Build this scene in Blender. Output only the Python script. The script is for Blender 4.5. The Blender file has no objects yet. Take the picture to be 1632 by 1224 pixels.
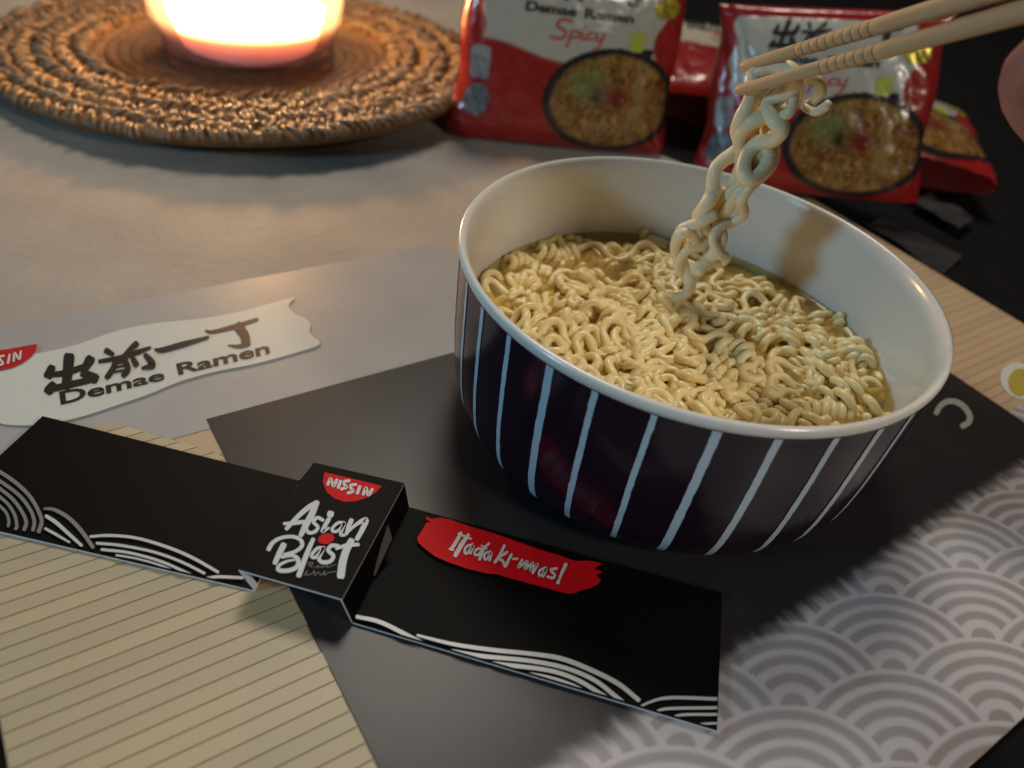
import bpy, bmesh, math, random
import numpy as np
from mathutils import Vector, Matrix
from mathutils.geometry import tessellate_polygon
random.seed(7); rng = np.random.default_rng(7)
R = math.radians
scene = bpy.context.scene
col = scene.collection

# ------------------------------------------------------------------ camera
FPX, PITCH, ROLL, CAMH = 1263.6, .681256, .18462, .195
fw = np.array([0, math.cos(PITCH), -math.sin(PITCH)])
rt0 = np.array([1., 0, 0]); up0 = np.cross(rt0, fw)
RT = math.cos(ROLL)*rt0 + math.sin(ROLL)*up0
UP = -math.sin(ROLL)*rt0 + math.cos(ROLL)*up0
CAM = np.array([0, 0, CAMH])
cd = bpy.data.cameras.new('camera'); cam = bpy.data.objects.new('camera', cd); col.objects.link(cam)
M = Matrix.Identity(4)
for i in range(3):
    M[i][0], M[i][1], M[i][2], M[i][3] = RT[i], UP[i], -fw[i], CAM[i]
cam.matrix_world = M
cd.sensor_fit = 'HORIZONTAL'; cd.sensor_width = 36; cd.lens = 36*FPX/1632
cd.clip_start = .01; cd.clip_end = 50
cd.dof.use_dof = True; cd.dof.focus_distance = .25; cd.dof.aperture_fstop = 8.5
scene.camera = cam

# ------------------------------------------------------------------ world, lamps, exposure
w = bpy.data.worlds.new('World'); scene.world = w; w.use_nodes = True
w.node_tree.nodes['Background'].inputs[0].default_value = (.020, .0175, .017, 1)
w.node_tree.nodes['Background'].inputs[1].default_value = 1.0
def lamp(name, kind, loc, energy, color, target=None, size=.2, spread=None):
    d = bpy.data.lights.new(name, kind); d.energy = energy; d.color = color
    if kind == 'AREA':
        d.shape = 'DISK'; d.size = size
        if spread: d.spread = R(spread)
    elif kind == 'POINT': d.shadow_soft_size = size
    o = bpy.data.objects.new(name, d); col.objects.link(o); o.location = loc
    if target is not None:
        o.rotation_euler = (Vector(target)-Vector(loc)).to_track_quat('-Z', 'Y').to_euler()
    return o
lamp('ceiling_lamp', 'AREA', (-.12, .95, 1.30), 9.8, (1, .90, .78), (0, .25, 0), .45)
lamp('cool_screen_lamp', 'AREA', (-.62, -.20, .30), 1.9, (.36, .71, 1.0), (.05, .25, .04), .11)
lamp('side_lamp', 'AREA', (.55, -.22, .52), 2.3, (1, .88, .74), (.05, .25, .03), .12)
vs = scene.view_settings
vs.view_transform = 'Standard'; vs.look = 'None'; vs.exposure = 0; vs.gamma = 1

# ------------------------------------------------------------------ helpers
def ray(px, py):
    d = ((px-816)/FPX)*RT - ((py-612)/FPX)*UP + fw
    return d
def at(px, py, z=0.):
    d = ray(px, py); t = (z-CAMH)/d[2]
    return CAM + d*t
def far(px, py, dist):
    d = ray(px, py); return CAM + d/np.linalg.norm(d)*dist

def tag(o, label=None, cat=None, group=None, kind=None):
    if label: o['label'] = label
    if cat: o['category'] = cat
    if group: o['group'] = group
    if kind: o['kind'] = kind
    return o
def empty(name, loc=(0, 0, 0), rot=(0, 0, 0)):
    o = bpy.data.objects.new(name, None); o.location = loc; o.rotation_euler = rot
    o.empty_display_size = .02; col.objects.link(o); return o
def mk(name, verts, faces, mat, parent=None, smooth=False, colors=None, mats=None, fmat=None):
    me = bpy.data.meshes.new(name)
    me.from_pydata([tuple(map(float, v)) for v in verts], [], [tuple(map(int, f)) for f in faces])
    for m in (mats or [mat]): me.materials.append(m)
    if fmat is not None: me.polygons.foreach_set('material_index', np.array(fmat, dtype=np.int32))
    if smooth: me.polygons.foreach_set('use_smooth', np.ones(len(me.polygons), dtype=bool))
    if colors is not None:
        a = me.color_attributes.new('print', 'FLOAT_COLOR', 'POINT')
        c = np.ones((len(verts), 4), dtype=np.float32); c[:, :3] = colors
        a.data.foreach_set('color', c.ravel())
    me.update()
    o = bpy.data.objects.new(name, me); col.objects.link(o)
    if parent is not None: o.parent = parent
    return o
class MB:
    def __init__(s): s.v = []; s.f = []; s.n = 0
    def add(s, v, f):
        v = np.asarray(v, float).reshape(-1, 3)
        s.v.append(v); s.f += [tuple(i+s.n for i in q) for q in f]; s.n += len(v)
    def build(s, name, mat, parent=None, smooth=True): return mk(name, np.vstack(s.v), s.f, mat, parent, smooth)

def lathe(prof, n=96, closed=False):
    prof = np.array(prof, float); m = len(prof)
    a = np.linspace(0, 2*np.pi, n, endpoint=False)
    v = np.stack([prof[:, None, 0]*np.cos(a), prof[:, None, 0]*np.sin(a), np.repeat(prof[:, None, 1], n, 1)], -1).reshape(-1, 3)
    f = [(i*n+j, i*n+(j+1) % n, (i+1)*n+(j+1) % n, (i+1)*n+j) for i in range(m-1) for j in range(n)]
    if closed: f += [((m-1)*n+j, (m-1)*n+(j+1) % n, (j+1) % n, j) for j in range(n)]
    return v, f
def smoothline(P, k=8):
    P = np.array(P, float)
    if len(P) < 3: 
        t = np.linspace(0, 1, k+1)[:, None]; return P[0]*(1-t)+P[-1]*t
    Q = np.vstack([2*P[0]-P[1], P, 2*P[-1]-P[-2]]); out = []
    t = np.linspace(0, 1, k, endpoint=False)[:, None]
    for i in range(1, len(Q)-2):
        a, b, c, d = Q[i-1], Q[i], Q[i+1], Q[i+2]
        out.append(.5*((2*b)+(-a+c)*t+(2*a-5*b+4*c-d)*t*t+(-a+3*b-3*c+d)*t**3))
    out.append(P[-1:]); return np.vstack(out)
def tube(P, rad, ns=8, cap=True, flat=None):
    P = np.array(P, float); n = len(P); rad = np.broadcast_to(rad, (n,))
    T = np.gradient(P, axis=0); T /= np.linalg.norm(T, axis=1)[:, None]+1e-12
    N = np.zeros_like(P); ref = np.array([.13, .21, .97])
    if abs(T[0]@ref) > .9: ref = np.array([1., 0, 0])
    N[0] = ref - (ref@T[0])*T[0]; N[0] /= np.linalg.norm(N[0])
    for i in range(1, n):
        q = N[i-1]-(N[i-1]@T[i])*T[i]; N[i] = q/(np.linalg.norm(q)+1e-12)
    B = np.cross(T, N); a = np.linspace(0, 2*np.pi, ns, endpoint=False)
    v = P[:, None]+rad[:, None, None]*(N[:, None]*np.cos(a)[None, :, None]+B[:, None]*np.sin(a)[None, :, None])
    v = v.reshape(-1, 3)
    f = [(i*ns+j, i*ns+(j+1) % ns, (i+1)*ns+(j+1) % ns, (i+1)*ns+j) for i in range(n-1) for j in range(ns)]
    if cap:
        v = np.vstack([v, P[0]-T[0]*rad[0]*.5, P[-1]+T[-1]*rad[-1]*.5]); c0, c1 = n*ns, n*ns+1
        f += [(c0, (j+1) % ns, j) for j in range(ns)]+[(c1, (n-1)*ns+j, (n-1)*ns+(j+1) % ns) for j in range(ns)]
    return v, f
def box(x0, x1, y0, y1, z0, z1):
    v = [(x, y, z) for z in (z0, z1) for y in (y0, y1) for x in (x0, x1)]
    return v, [(0, 2, 3, 1), (4, 5, 7, 6), (0, 1, 5, 4), (2, 6, 7, 3), (0, 4, 6, 2), (1, 3, 7, 5)]
def tess(P3):
    P3 = [Vector(p) for p in P3]
    return tessellate_polygon([P3])
def prism(P, th):
    """polygon P (3-D points, roughly planar) extruded down by th: returns verts, faces, side flags"""
    P = np.array(P, float); n = len(P)
    v = np.vstack([P, P-np.array([0, 0, th])])
    t = tess(P); 
    f = [tuple(x) for x in t]; s = [0]*len(f)
    f += [tuple(n+i for i in x[::-1]) for x in t]; s += [1]*len(t)
    f += [(i, n+i, n+(i+1) % n, (i+1) % n) for i in range(n)]; s += [1]*n
    return v, f, s
def flat_poly(name, P, mat, parent):
    P = np.array(P, float)
    f = [tuple(x) for x in tess(P)]
    o = mk(name, P, f, mat, parent)
    fixup(o); return o
def fixup(o):
    bm = bmesh.new(); bm.from_mesh(o.data); bmesh.ops.recalc_face_normals(bm, faces=bm.faces)
    s = sum(f.normal.z*f.calc_area() for f in bm.faces)
    if s < 0:
        for f in bm.faces: f.normal_flip()
    bm.to_mesh(o.data); bm.free()
def stroke2d(P, wd, k=6):
    """brush stroke in 2-D: centre line and width(s) -> closed strip (verts, quads)"""
    C = smoothline(P, k); n = len(C)
    wd = np.interp(np.linspace(0, 1, n), np.linspace(0, 1, len(np.atleast_1d(wd))), np.atleast_1d(wd)) if np.ndim(wd) else np.full(n, wd)
    T = np.gradient(C, axis=0); T /= np.linalg.norm(T, axis=1)[:, None]+1e-9
    N = np.c_[-T[:, 1], T[:, 0]]
    cap = np.linspace(-1, 1, 5)
    L, Rr = C+N*wd[:, None]/2, C-N*wd[:, None]/2
    e0 = [C[0]-T[0]*wd[0]/2*math.cos(a)+N[0]*wd[0]/2*math.sin(a) for a in (math.pi/4, -math.pi/4)]
    e1 = [C[-1]+T[-1]*wd[-1]/2*math.cos(a)+N[-1]*wd[-1]/2*math.sin(a) for a in (math.pi/4, -math.pi/4)]
    V = [e0] + [[a, b] for a, b in zip(L, Rr)] + [e1]
    V = np.array(V).reshape(-1, 2)
    f = [(2*i, 2*i+1, 2*i+3, 2*i+2) for i in range(len(V)//2-1)]
    return V, f
def lettering(name, strokes, mapf, mat, parent, dz=1.2e-5, heavy=1.0):
    """strokes: list of (points, width) mapped to the surface by mapf(x, y, lift)"""
    mb = MB()
    for i, (P, wd) in enumerate(strokes):
        V, f = stroke2d(P, np.multiply(wd, heavy))
        mb.add([mapf(x, y, i*dz) for x, y in V], f)
    o = mb.build(name, mat, parent, False); fixup(o); return o
def crop(sc, ox, oy, z):
    return lambda x, y, lift=0: at(ox+x/sc, oy+y/sc, z+lift)
def textmesh(s, bold=.0):
    c = bpy.data.curves.new('t', 'FONT'); c.body = s; c.size = 1; c.offset = bold; c.resolution_u = 4
    o = bpy.data.objects.new('t', c); col.objects.link(o)
    dg = bpy.context.evaluated_depsgraph_get(); me = bpy.data.meshes.new_from_object(o.evaluated_get(dg))
    v = np.array([p.co[:] for p in me.vertices]); f = [tuple(p.vertices) for p in me.polygons]
    bpy.data.objects.remove(o); bpy.data.meshes.remove(me); bpy.data.curves.remove(c)
    v = v[:, :2]; v -= v.min(0); sz = v.max(0); return v, f, sz
def grid(name, surf, us, vs_, colf, mat, parent, smooth=True):
    """printed sheet: regular grid over (u, v), colours from colf(U, V) -> (rgb, keep)"""
    U, V = np.meshgrid(us, vs_); c, keep = colf(U, V)
    P = surf(U, V); nu, nv = len(us), len(vs_)
    idx = np.arange(nu*nv).reshape(nv, nu)
    k = keep[:-1, :-1] & keep[1:, :-1] & keep[:-1, 1:] & keep[1:, 1:]
    f = np.stack([idx[:-1, :-1], idx[:-1, 1:], idx[1:, 1:], idx[1:, :-1]], -1)[k]
    used = np.unique(f); re = np.full(nu*nv, -1); re[used] = np.arange(len(used))
    return mk(name, P.reshape(-1, 3)[used], re[f], mat, parent, smooth, c.reshape(-1, 3)[used])
_tab = rng.random((256, 256))
def vnoise(x, y):
    xi, yi = np.floor(x).astype(int), np.floor(y).astype(int); fx, fy = x-xi, y-yi
    fx, fy = fx*fx*(3-2*fx), fy*fy*(3-2*fy); g = lambda i, j: _tab[i % 256, j % 256]
    return (g(xi, yi)*(1-fx)+g(xi+1, yi)*fx)*(1-fy)+(g(xi, yi+1)*(1-fx)+g(xi+1, yi+1)*fx)*fy
def fbm(x, y, o=4): return sum(vnoise(x*2**k+17*k, y*2**k+31*k)/2**(k+1) for k in range(o))/(1-.5**o)
def mix(a, b, t): t = np.asarray(t)[..., None]; return np.asarray(a)*(1-t)+np.asarray(b)*t
def sstep(e0, e1, x): t = np.clip((x-e0)/(e1-e0), 0, 1); return t*t*(3-2*t)

# ------------------------------------------------------------------ materials
def material(name, color=(.5, .5, .5), rough=.5, spec=.5, noise=None, bump=None, attr=False, sss=None, metal=0, coat=0,
             stretch=(1, 1, 1), rand=0, sheen=0):
    """noise=(scale, amount, second colour); bump=(scale, strength, distance)"""
    m = bpy.data.materials.new(name); m.use_nodes = True; nt = m.node_tree; b = nt.nodes['Principled BSDF']
    b.inputs['Roughness'].default_value = rough; b.inputs['Specular IOR Level'].default_value = spec
    b.inputs['Metallic'].default_value = metal; b.inputs['Coat Weight'].default_value = coat
    b.inputs['Coat Roughness'].default_value = .12
    if sheen: b.inputs['Sheen Weight'].default_value = sheen
    L = nt.links.new
    co = nt.nodes.new('ShaderNodeTexCoord'); mp = nt.nodes.new('ShaderNodeMapping'); mp.inputs['Scale'].default_value = stretch
    L(co.outputs['Object'], mp.inputs['Vector'])
    if attr:
        a = nt.nodes.new('ShaderNodeVertexColor'); a.layer_name = 'print'; src = a.outputs['Color']
    else:
        a = nt.nodes.new('ShaderNodeRGB'); a.outputs[0].default_value = (*color, 1); src = a.outputs[0]
    if noise:
        n = nt.nodes.new('ShaderNodeTexNoise'); n.inputs['Scale'].default_value = noise[0]; n.inputs['Detail'].default_value = 5
        L(mp.outputs[0], n.inputs['Vector'])
        rp = nt.nodes.new('ShaderNodeMapRange'); rp.inputs[1].default_value = .3; rp.inputs[2].default_value = .7
        rp.inputs[3].default_value = 0; rp.inputs[4].default_value = noise[1]; L(n.outputs[0], rp.inputs[0])
        mx = nt.nodes.new('ShaderNodeMix'); mx.data_type = 'RGBA'; L(rp.outputs[0], mx.inputs[0]); L(src, mx.inputs[6])
        mx.inputs[7].default_value = (*noise[2], 1); src = mx.outputs[2]
    if rand:
        oi = nt.nodes.new('ShaderNodeObjectInfo'); rp = nt.nodes.new('ShaderNodeMapRange')
        rp.inputs[3].default_value = 1-rand; rp.inputs[4].default_value = 1+rand; L(oi.outputs['Random'], rp.inputs[0])
        hs = nt.nodes.new('ShaderNodeHueSaturation'); L(rp.outputs[0], hs.inputs['Value']); L(src, hs.inputs['Color']); src = hs.outputs[0]
    L(src, b.inputs['Base Color'])
    if sss:
        b.inputs['Subsurface Weight'].default_value = sss[0]; b.inputs['Subsurface Radius'].default_value = sss[1]
        b.inputs['Subsurface Scale'].default_value = 1.0
    if bump:
        n = nt.nodes.new('ShaderNodeTexNoise'); n.inputs['Scale'].default_value = bump[0]; n.inputs['Detail'].default_value = 4
        L(mp.outputs[0], n.inputs['Vector'])
        bp = nt.nodes.new('ShaderNodeBump'); bp.inputs['Strength'].default_value = bump[1]; bp.inputs['Distance'].default_value = bump[2]
        L(n.outputs[0], bp.inputs['Height']); L(bp.outputs[0], b.inputs['Normal'])
    return m
M_table = material('black_wood', (.006, .006, .007), .8, .08, (60, .5, (.012, .011, .011)))
M_cloth = material('beige_cloth', (.385, .345, .29), .7, .3, (22, .8, (.29, .265, .235)), (210, .5, .0012))
M_sheet = material('placemat_paper', (.46, .34, .21), .45, .4, (40, .3, (.40, .29, .17)))
M_plank = material('grey_plank_print', (.37, .36, .345), .42, .4, (30, .6, (.30, .295, .29)), (120, .1, .0005))
M_banner = material('white_print', (.56, .57, .52), .42, .4, (25, .2, (.50, .51, .46)))
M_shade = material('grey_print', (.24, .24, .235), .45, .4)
M_ink = material('black_ink', (.012, .010, .009), .4, .4)
M_brown = material('brown_ink', (.045, .022, .016), .4, .4)
M_red = material('red_print', (.42, .012, .016), .4, .4)
M_slate = material('slate_print', (.025, .0235, .0245), .38, .36, (35, .6, (.017, .0165, .0185)), (110, .10, .0005))
M_gap = material('mat_gap_print', (.20, .125, .055), .5, .3)
M_slat = material('bamboo_slat_print', (.47, .39, .25), .45, .4, (30, .5, (.41, .33, .20)), None, rand=.09)
M_tan = material('bamboo_tan_print', (.47, .35, .225), .45, .4, (30, .4, (.42, .30, .18)), None, rand=.06)
M_wave = material('wave_print', attr=True, rough=.38, spec=.36, bump=(110, .10, .0005))
M_curl = material('curl_print', (.36, .355, .33), .45, .4)
M_yolk = material('yolk_print', (.42, .34, .06), .45, .4, (300, .6, (.30, .22, .03)))
M_card = material('black_card', (.0036, .0034, .0033), .55, .07, (40, .4, (.006, .0055, .005)), (140, .12, .0004))
M_cardedge = material('card_paper_edge', (.70, .76, .84), .7, .2)  # white paper; the blue of the cool light is put into the colour
M_cardsilver = material('silver_grey_ink', (.50, .51, .49), .4, .5)
M_cardgrey = material('warm_grey_ink', (.20, .20, .17), .45, .5, (700, .4, (.14, .14, .12)))
M_cardwhite = material('pale_ink', (.50, .54, .53), .45, .4)
M_carddim = material('dim_ink', (.10, .10, .10), .5, .4)
M_cardred = material('card_red_ink', (.56, .006, .012), .55, .12)
M_flap = material('card_inside', (.05, .04, .045), .6, .3)

# ------------------------------------------------------------------ tabletop, cloth
mb = MB(); mb.add(*box(-1.3, 1.1, -.25, 1.7, -.03, 0)); tag(mb.build('tabletop', M_table, None, False), kind='structure')
YAW = R(39.68); UA = np.array([math.cos(YAW), math.sin(YAW), 0]); VA = np.array([-math.sin(YAW), math.cos(YAW), 0])
def ab(a, b, z=0): return UA*a+VA*b+np.array([0, 0, z])
def cloth_surf(U, V):
    # right edge runs behind the left packet
    e0, e1, e2 = at(1010, 232), at(880, 110), at(850, -20); e3 = e2+(e2-e1)*1.2
    k = [np.array([.402, .262]), np.array([e0@UA, e0@VA]), np.array([e1@UA, e1@VA]), np.array([e2@UA, e2@VA]), np.array([e3@UA, e3@VA])]
    Rx = np.interp(V, [0, .16, .33, .55, 1], [q[0] for q in k]); By = np.interp(V, [0, .16, .33, .55, 1], [q[1] for q in k])
    X = -.95+(Rx+.95)*U; Y = .262*(1-V)+V*1.45+(By-(.262*(1-V)+V*1.45))*U**3
    z = .0002+.0007*fbm(X*9+25, Y*9, 3)
    return X[..., None]*UA+Y[..., None]*VA+z[..., None]*np.array([0, 0, 1])
g = grid('tablecloth', cloth_surf, np.linspace(0, 1, 90), np.linspace(0, 1, 90),
         lambda U, V: (np.ones(U.shape+(3,)), np.ones(U.shape, bool)), M_cloth, None)
tag(g, 'plain beige tablecloth spread behind the printed placemat, under the candle mat', 'tablecloth')

# ------------------------------------------------------------------ printed placemat (a, b = its own axes)
A0, A1, B0, B1 = -.0275, .4225, 0., .287
Z = .0017
pm = tag(empty('placemat', tuple(ab((A0+A1)/2, (B0+B1)/2))), 'large printed paper placemat with bamboo, slate and wave pattern under the bowl', 'placemat')
OFF = np.array(pm.location[:])
class P_:   # parts are written in world coordinates and shifted to their thing's base
    pass
def child(o, th):
    o.parent = th; o.matrix_parent_inverse = th.matrix_world.inverted() if False else Matrix.Translation(-th.location); return o
def quadpoly(a0, a1, b0, b1, z): return [ab(a0, b0, z), ab(a1, b0, z), ab(a1, b1, z), ab(a0, b1, z)]
v, f, s = prism(quadpoly(A0, A1, B0, B1, Z), .0006)
child(mk('sheet', v, f, M_sheet), pm)
plank = [ab(a, b, Z+.0002) for a, b in [(A0+.0004, .2045), (.183, .2045), (.184, .262), (.179, B1-.0004), (A0+.0004, B1-.0004)]]
child(flat_poly('plank_print', plank, M_plank, None), pm)
# bamboo mat, left and right: every slat a strip of its own over a dark gap print
for nm, a0, a1, b0, b1, matl in (('bamboo_print', A0+.0004, .0438, .0004, .243, M_slat), ('bamboo_print', .3425, A1-.0004, .0815, .2866, M_tan)):
    if matl is M_slat: base = [ab(a, b, Z+.0003) for a, b in [(a0, b0), (a1, b0), (a1, .191), (.0140, .2200), (.0095, .2200), (a0, .186)]]
    else: base = quadpoly(a0, a1, b0, b1, Z+.0003)
    bo = child(flat_poly(nm, base, M_gap, None), pm)
    b = b0
    meshes = []
    while b < b1-.001:
        h = .0046+.0003*(random.random()-.5); top = min(b+h-.00034 if matl is M_slat else b+h-.00026, b1)
        def lim(bb): return a1 if matl is M_tan or bb < .191 else (.0438-(bb-.191)*(.0312/.0328) if bb < .2238 else -1)
        e0, e1 = lim(b), lim(top)
        la = lambda bb: a0 if matl is M_tan or bb < .190 else a0+(bb-.190)*(.0355/.0368)
        l0, l1 = la(b), la(top)
        if e1 > l1+.002:
            j = (random.random()-.5)*.0007 if matl is M_slat else 0
            vv, ff, _ = prism([ab(l0, b, Z+.00055), ab(min(e0+j, e0 if matl is M_tan else 1), b, Z+.00055), ab(e1+j, top, Z+.00055), ab(l1, top, Z+.00055)], .0002)
            so = mk('slat', vv, ff, matl); so.parent = bo; 
        b += h
# slate panel and the wave cloth that overlaps its lower edge
child(mk('slate_print', *prism(quadpoly(.0442, .3420, .040, .2092, Z+.00042), .0001)[:2], M_slate), pm)
C0 = np.array([.1495, .0360]); RV = np.array([.0255, -.01655]); NV = np.array([.0214, .0185])
DET = RV[0]*NV[1]-RV[1]*NV[0]
def wave_col(U, V):
    du, dv = U-C0[0], V-C0[1]
    X = (du*NV[1]-dv*NV[0])/DET+.012*(fbm(U*30, V*30, 2)-.5); Y = (RV[0]*dv-RV[1]*du)/DET
    best = np.full(U.shape, 1.0); done = np.zeros(U.shape, bool)
    for j in range(-16, 20):
        xo = X-(j % 2); xo = xo-2*np.round(xo/2); d = np.hypot(xo, Y-j/2)
        m = (d < 1) & ~done; best[m] = d[m]; done |= m
    t = best; gray = np.zeros(U.shape)
    for e0, e1 in ((-.1, .13), (.25, .36), (.46, .565), (.65, .755), (.84, .94)):
        gray = np.maximum(gray, sstep(e0-.02, e0+.02, t)*(1-sstep(e1-.02, e1+.02, t)))
    n = fbm(U*60, V*60, 4); n2 = fbm(U*22+9, V*22+3, 3); fine = rng.random(U.shape)
    white = mix([.50, .485, .50], [.47, .44, .445], n2)
    gr = mix([.285, .275, .285], [.275, .225, .22], sstep(.4, .65, n2)); gr = mix(gr, [.20, .16, .16], .45*sstep(.55, .75, n)+.12*fine)
    blue = np.exp(-(((U-.197)/.012)**2+((V-.052)/.016)**2))
    c = mix(white, gr, gray*.85); c = mix(c, [.27, .28, .35], .55*blue*gray+.35*blue)
    edge = np.where(U < .342, .0585+.004*sstep(.15, .30, U), .0818)
    fz = fbm(U*420, V*70+4, 3)-.5; d = edge-V+fz*.0035
    c = mix(np.array([.0215, .0205, .0222])*(1+.2*(n[..., None]-.5)), c, np.where(U < .342, sstep(-.0010, .0075, d)**1.3, 1.))
    return c, (np.where(U < .342, .0715, .0818) > V) & (U > A0) & (U < A1)
def flat_surf(z): return lambda U, V: U[..., None]*UA+V[..., None]*VA+z*np.array([0, 0, 1.])
wp = grid('wave_print', flat_surf(Z+.00050), np.linspace(.0442, A1-.0003, 560), np.linspace(.0003, .083, 230), wave_col, M_wave, None)
child(wp, pm)
# banner with its lettering
bz = Z+.0006
bc = crop(3.138, 0, 460, bz)
ban = [(-60, 330), (60, 345), (180, 325), (290, 303), (400, 275), (520, 232), (650, 195), (800, 170), (1000, 150), (1200, 115), (1330, 80), (1468, 44), (1450, 70), (1446, 95), (1475, 125), (1530, 150), (1553, 180), (1548, 215), (1575, 245), (1597, 262), (1588, 286), (1500, 315), (1370, 352), (1250, 382), (1080, 415), (900, 465), (740, 530), (600, 578), (460, 625), (350, 655), (230, 680), (130, 684), (10, 676), (-40, 640), (-60, 560)]
bs = smoothline(ban+ban[:1], 4)[:-1]
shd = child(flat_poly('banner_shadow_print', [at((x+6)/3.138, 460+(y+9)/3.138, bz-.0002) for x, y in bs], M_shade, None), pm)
bn = child(flat_poly('banner_print', [bc(x, y) for x, y in bs], M_banner, None), pm)
k1 = crop(4.08, 50, 490, bz+.00025)
cjk = [([(245, 322), (237, 420), (225, 515)], [62, 58, 50]), ([(132, 392), (112, 440)], [44, 52]), ([(92, 440), (220, 424), (368, 376)], [26, 36, 34]),
       ([(382, 338), (352, 388)], [56, 44]), ([(140, 502), (112, 540)], [44, 54]), ([(104, 540), (230, 505), (372, 474)], [30, 40, 34]), ([(340, 428), (412, 462)], [46, 58]),
       ([(488, 280), (528, 304)], [34, 26]), ([(682, 236), (640, 272), (600, 306)], [36, 26, 12]), ([(444, 350), (580, 325), (690, 290), (772, 260)], [22, 28, 30, 16]),
       ([(548, 348), (530, 400), (492, 452)], [30, 34, 30]), ([(556, 358), (620, 344)], 20), ([(612, 342), (626, 400), (600, 440)], [30, 36, 30]),
       ([(560, 388), (605, 376)], 13), ([(548, 418), (600, 408)], 13), ([(660, 330), (682, 370)], [26, 34]), ([(742, 308), (778, 350), (782, 378), (722, 394)], [26, 38, 40, 16]),
       ([(806, 272), (850, 276), (980, 240), (1150, 192)], [14, 30, 32, 16])]
lo = lettering('brush_lettering', cjk, k1, M_ink, None, heavy=1.18); lo.parent = bn
lo = lettering('brush_lettering', [([(1136, 152), (1180, 158), (1320, 124), (1468, 76)], [18, 24, 32, 22]), ([(1345, 122), (1385, 180), (1398, 232)], [66, 62, 58]), ([(1405, 236), (1350, 252), (1282, 246)], [34, 26, 10])],
               k1, M_brown, None); lo.parent = bn
def text_on(name, s, quad, mat, parent, z, bold=.015, lift=None):
    """text mapped (bilinear) onto the quad bl, br, tr, tl given by mapf results"""
    v, f, sz = textmesh(s, bold); q = [np.array(p) for p in quad]
    X = (v[:, 0]/sz[0])[:, None]; Y = (v[:, 1]/sz[1])[:, None]
    P = (q[0]*(1-X)+q[1]*X)*(1-Y)+(q[3]*(1-X)+q[2]*X)*Y
    o = mk(name, P, f, mat, parent); fixup(o); return o
o = text_on('lettering', 'Demae', [k1(*p) for p in [(192, 634), (868, 470), (858, 400), (180, 548)]], M_ink, None, 0, .024); o.parent = bn
o = text_on('lettering', 'Ramen', [k1(*p) for p in [(958, 440), (1552, 298), (1540, 222), (940, 366)]], M_ink, None, 0, .024); o.parent = bn
# red half-round badge that runs out of the picture on the left
rb = crop(3.138, 0, 460, bz+.0004)
badge = [(-150, 335), (-60, 318), (60, 298), (185, 276), (182, 300), (160, 335), (110, 372), (60, 395), (0, 408), (-60, 410), (-120, 390), (-145, 360)]
bd = child(flat_poly('badge_print', [rb(x, y) for x, y in badge], M_red, None), pm)
rb2 = crop(3.138, 0, 460, bz+.0006)
N_ = [([(-118, 385), (-112, 345), (-92, 382), (-84, 340)], 11), ([(-68, 378), (-62, 338)], 12), ([(-26, 334), (-48, 338), (-40, 356), (-30, 372), (-58, 378)], 11),
      ([(20, 335), (-4, 342), (6, 360), (14, 376), (-14, 384)], 11), ([(40, 372), (48, 330)], 12), ([(68, 362), (74, 322), (96, 352), (104, 314)], 11), ([(122, 345), (130, 308), (142, 336), (150, 302)], 10)]
lo = lettering('badge_lettering', N_[:6], rb2, M_banner, None); lo.parent = bd
# curl and halved egg printed at the right
cc = crop(6.8, 1460, 540, Z+.0007)
child(lettering('curl_print', [([(218, 805), (262, 730), (330, 682), (420, 680), (515, 732), (578, 825), (572, 900), (505, 945)], [58, 62, 66, 66])], cc, M_curl, None), pm)
ce = crop(6.8, 1460, 540, Z+.0008)
th = np.linspace(0, 2*np.pi, 28, endpoint=False)
eg = child(flat_poly('egg_print', [ce(1130+215*math.cos(a)+40*math.sin(a), 455+200*math.sin(a)) for a in th], M_banner, None), pm)
ce = crop(6.8, 1460, 540, Z+.00095)
yo = flat_poly('yolk_print', [ce(1135+135*math.cos(a), 470+150*math.sin(a)) for a in th], M_yolk, None); yo.parent = eg

# ------------------------------------------------------------------ black folded chopstick card
CZ = Z+.0014
card = tag(empty('chopstick_card', tuple(at(470, 860, 0)[:2])+(CZ-.0006,)), 'black folded card chopstick rest with red badge and raised middle panel', 'card')
def cpart(name, P, th=.0006):
    v, f, s = prism(P, th); o = mk(name, v, f, None, None, False, None, [M_card, M_cardedge], s); return child(o, card)
def w3(x, y, z): return np.array([x/1000, y/1000, z])
ZR = CZ+.0108
pl = dict(TL=at(68, 663, CZ), BL=at(-35, 843, CZ), TR=at(477, 766, CZ), BR=at(405, 941, CZ))
cpart('wing', [at(68, 663, CZ+.0012), at(-66, 786, CZ+.0006), at(-40, 838, CZ+.0003), pl['BR'], pl['TR']])
tl, tr, br, bl = at(500, 737, ZR), at(645, 770, ZR), at(545, 955, ZR), at(380, 908, ZR)
cpart('raised_panel', [tl, bl, br, tr])
rT, rB = at(652, 808, CZ), at(562, 992, CZ)
e_ = np.array([.0002, 0, 0])
def wall(name, P, nx):
    P = np.array(P); n = np.array([nx*.0004, 0, 0]); v = np.vstack([P, P+n])
    f = [(0, 1, 2, 3), (7, 6, 5, 4)]+[(i, 4+i, 4+(i+1) % 4, (i+1) % 4) for i in range(4)]
    o = mk(name, v, f, None, None, False, None, [M_card, M_cardedge], [0, 1, 1, 1, 1, 1]); return child(o, card)
dn = np.array([0, 0, -.0004])
wall('side_wall', [tl+dn, bl+dn, pl['BR']+dn*.2, pl['TR']+dn*.2], 1)
wall('side_wall', [tr+dn, br+dn, rB+dn*.2, rT+dn*.2], -1)
cpart('wing', [rT, rB, at(1143, 1165, CZ+.0008), at(1151, 945, CZ+.001)])
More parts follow.
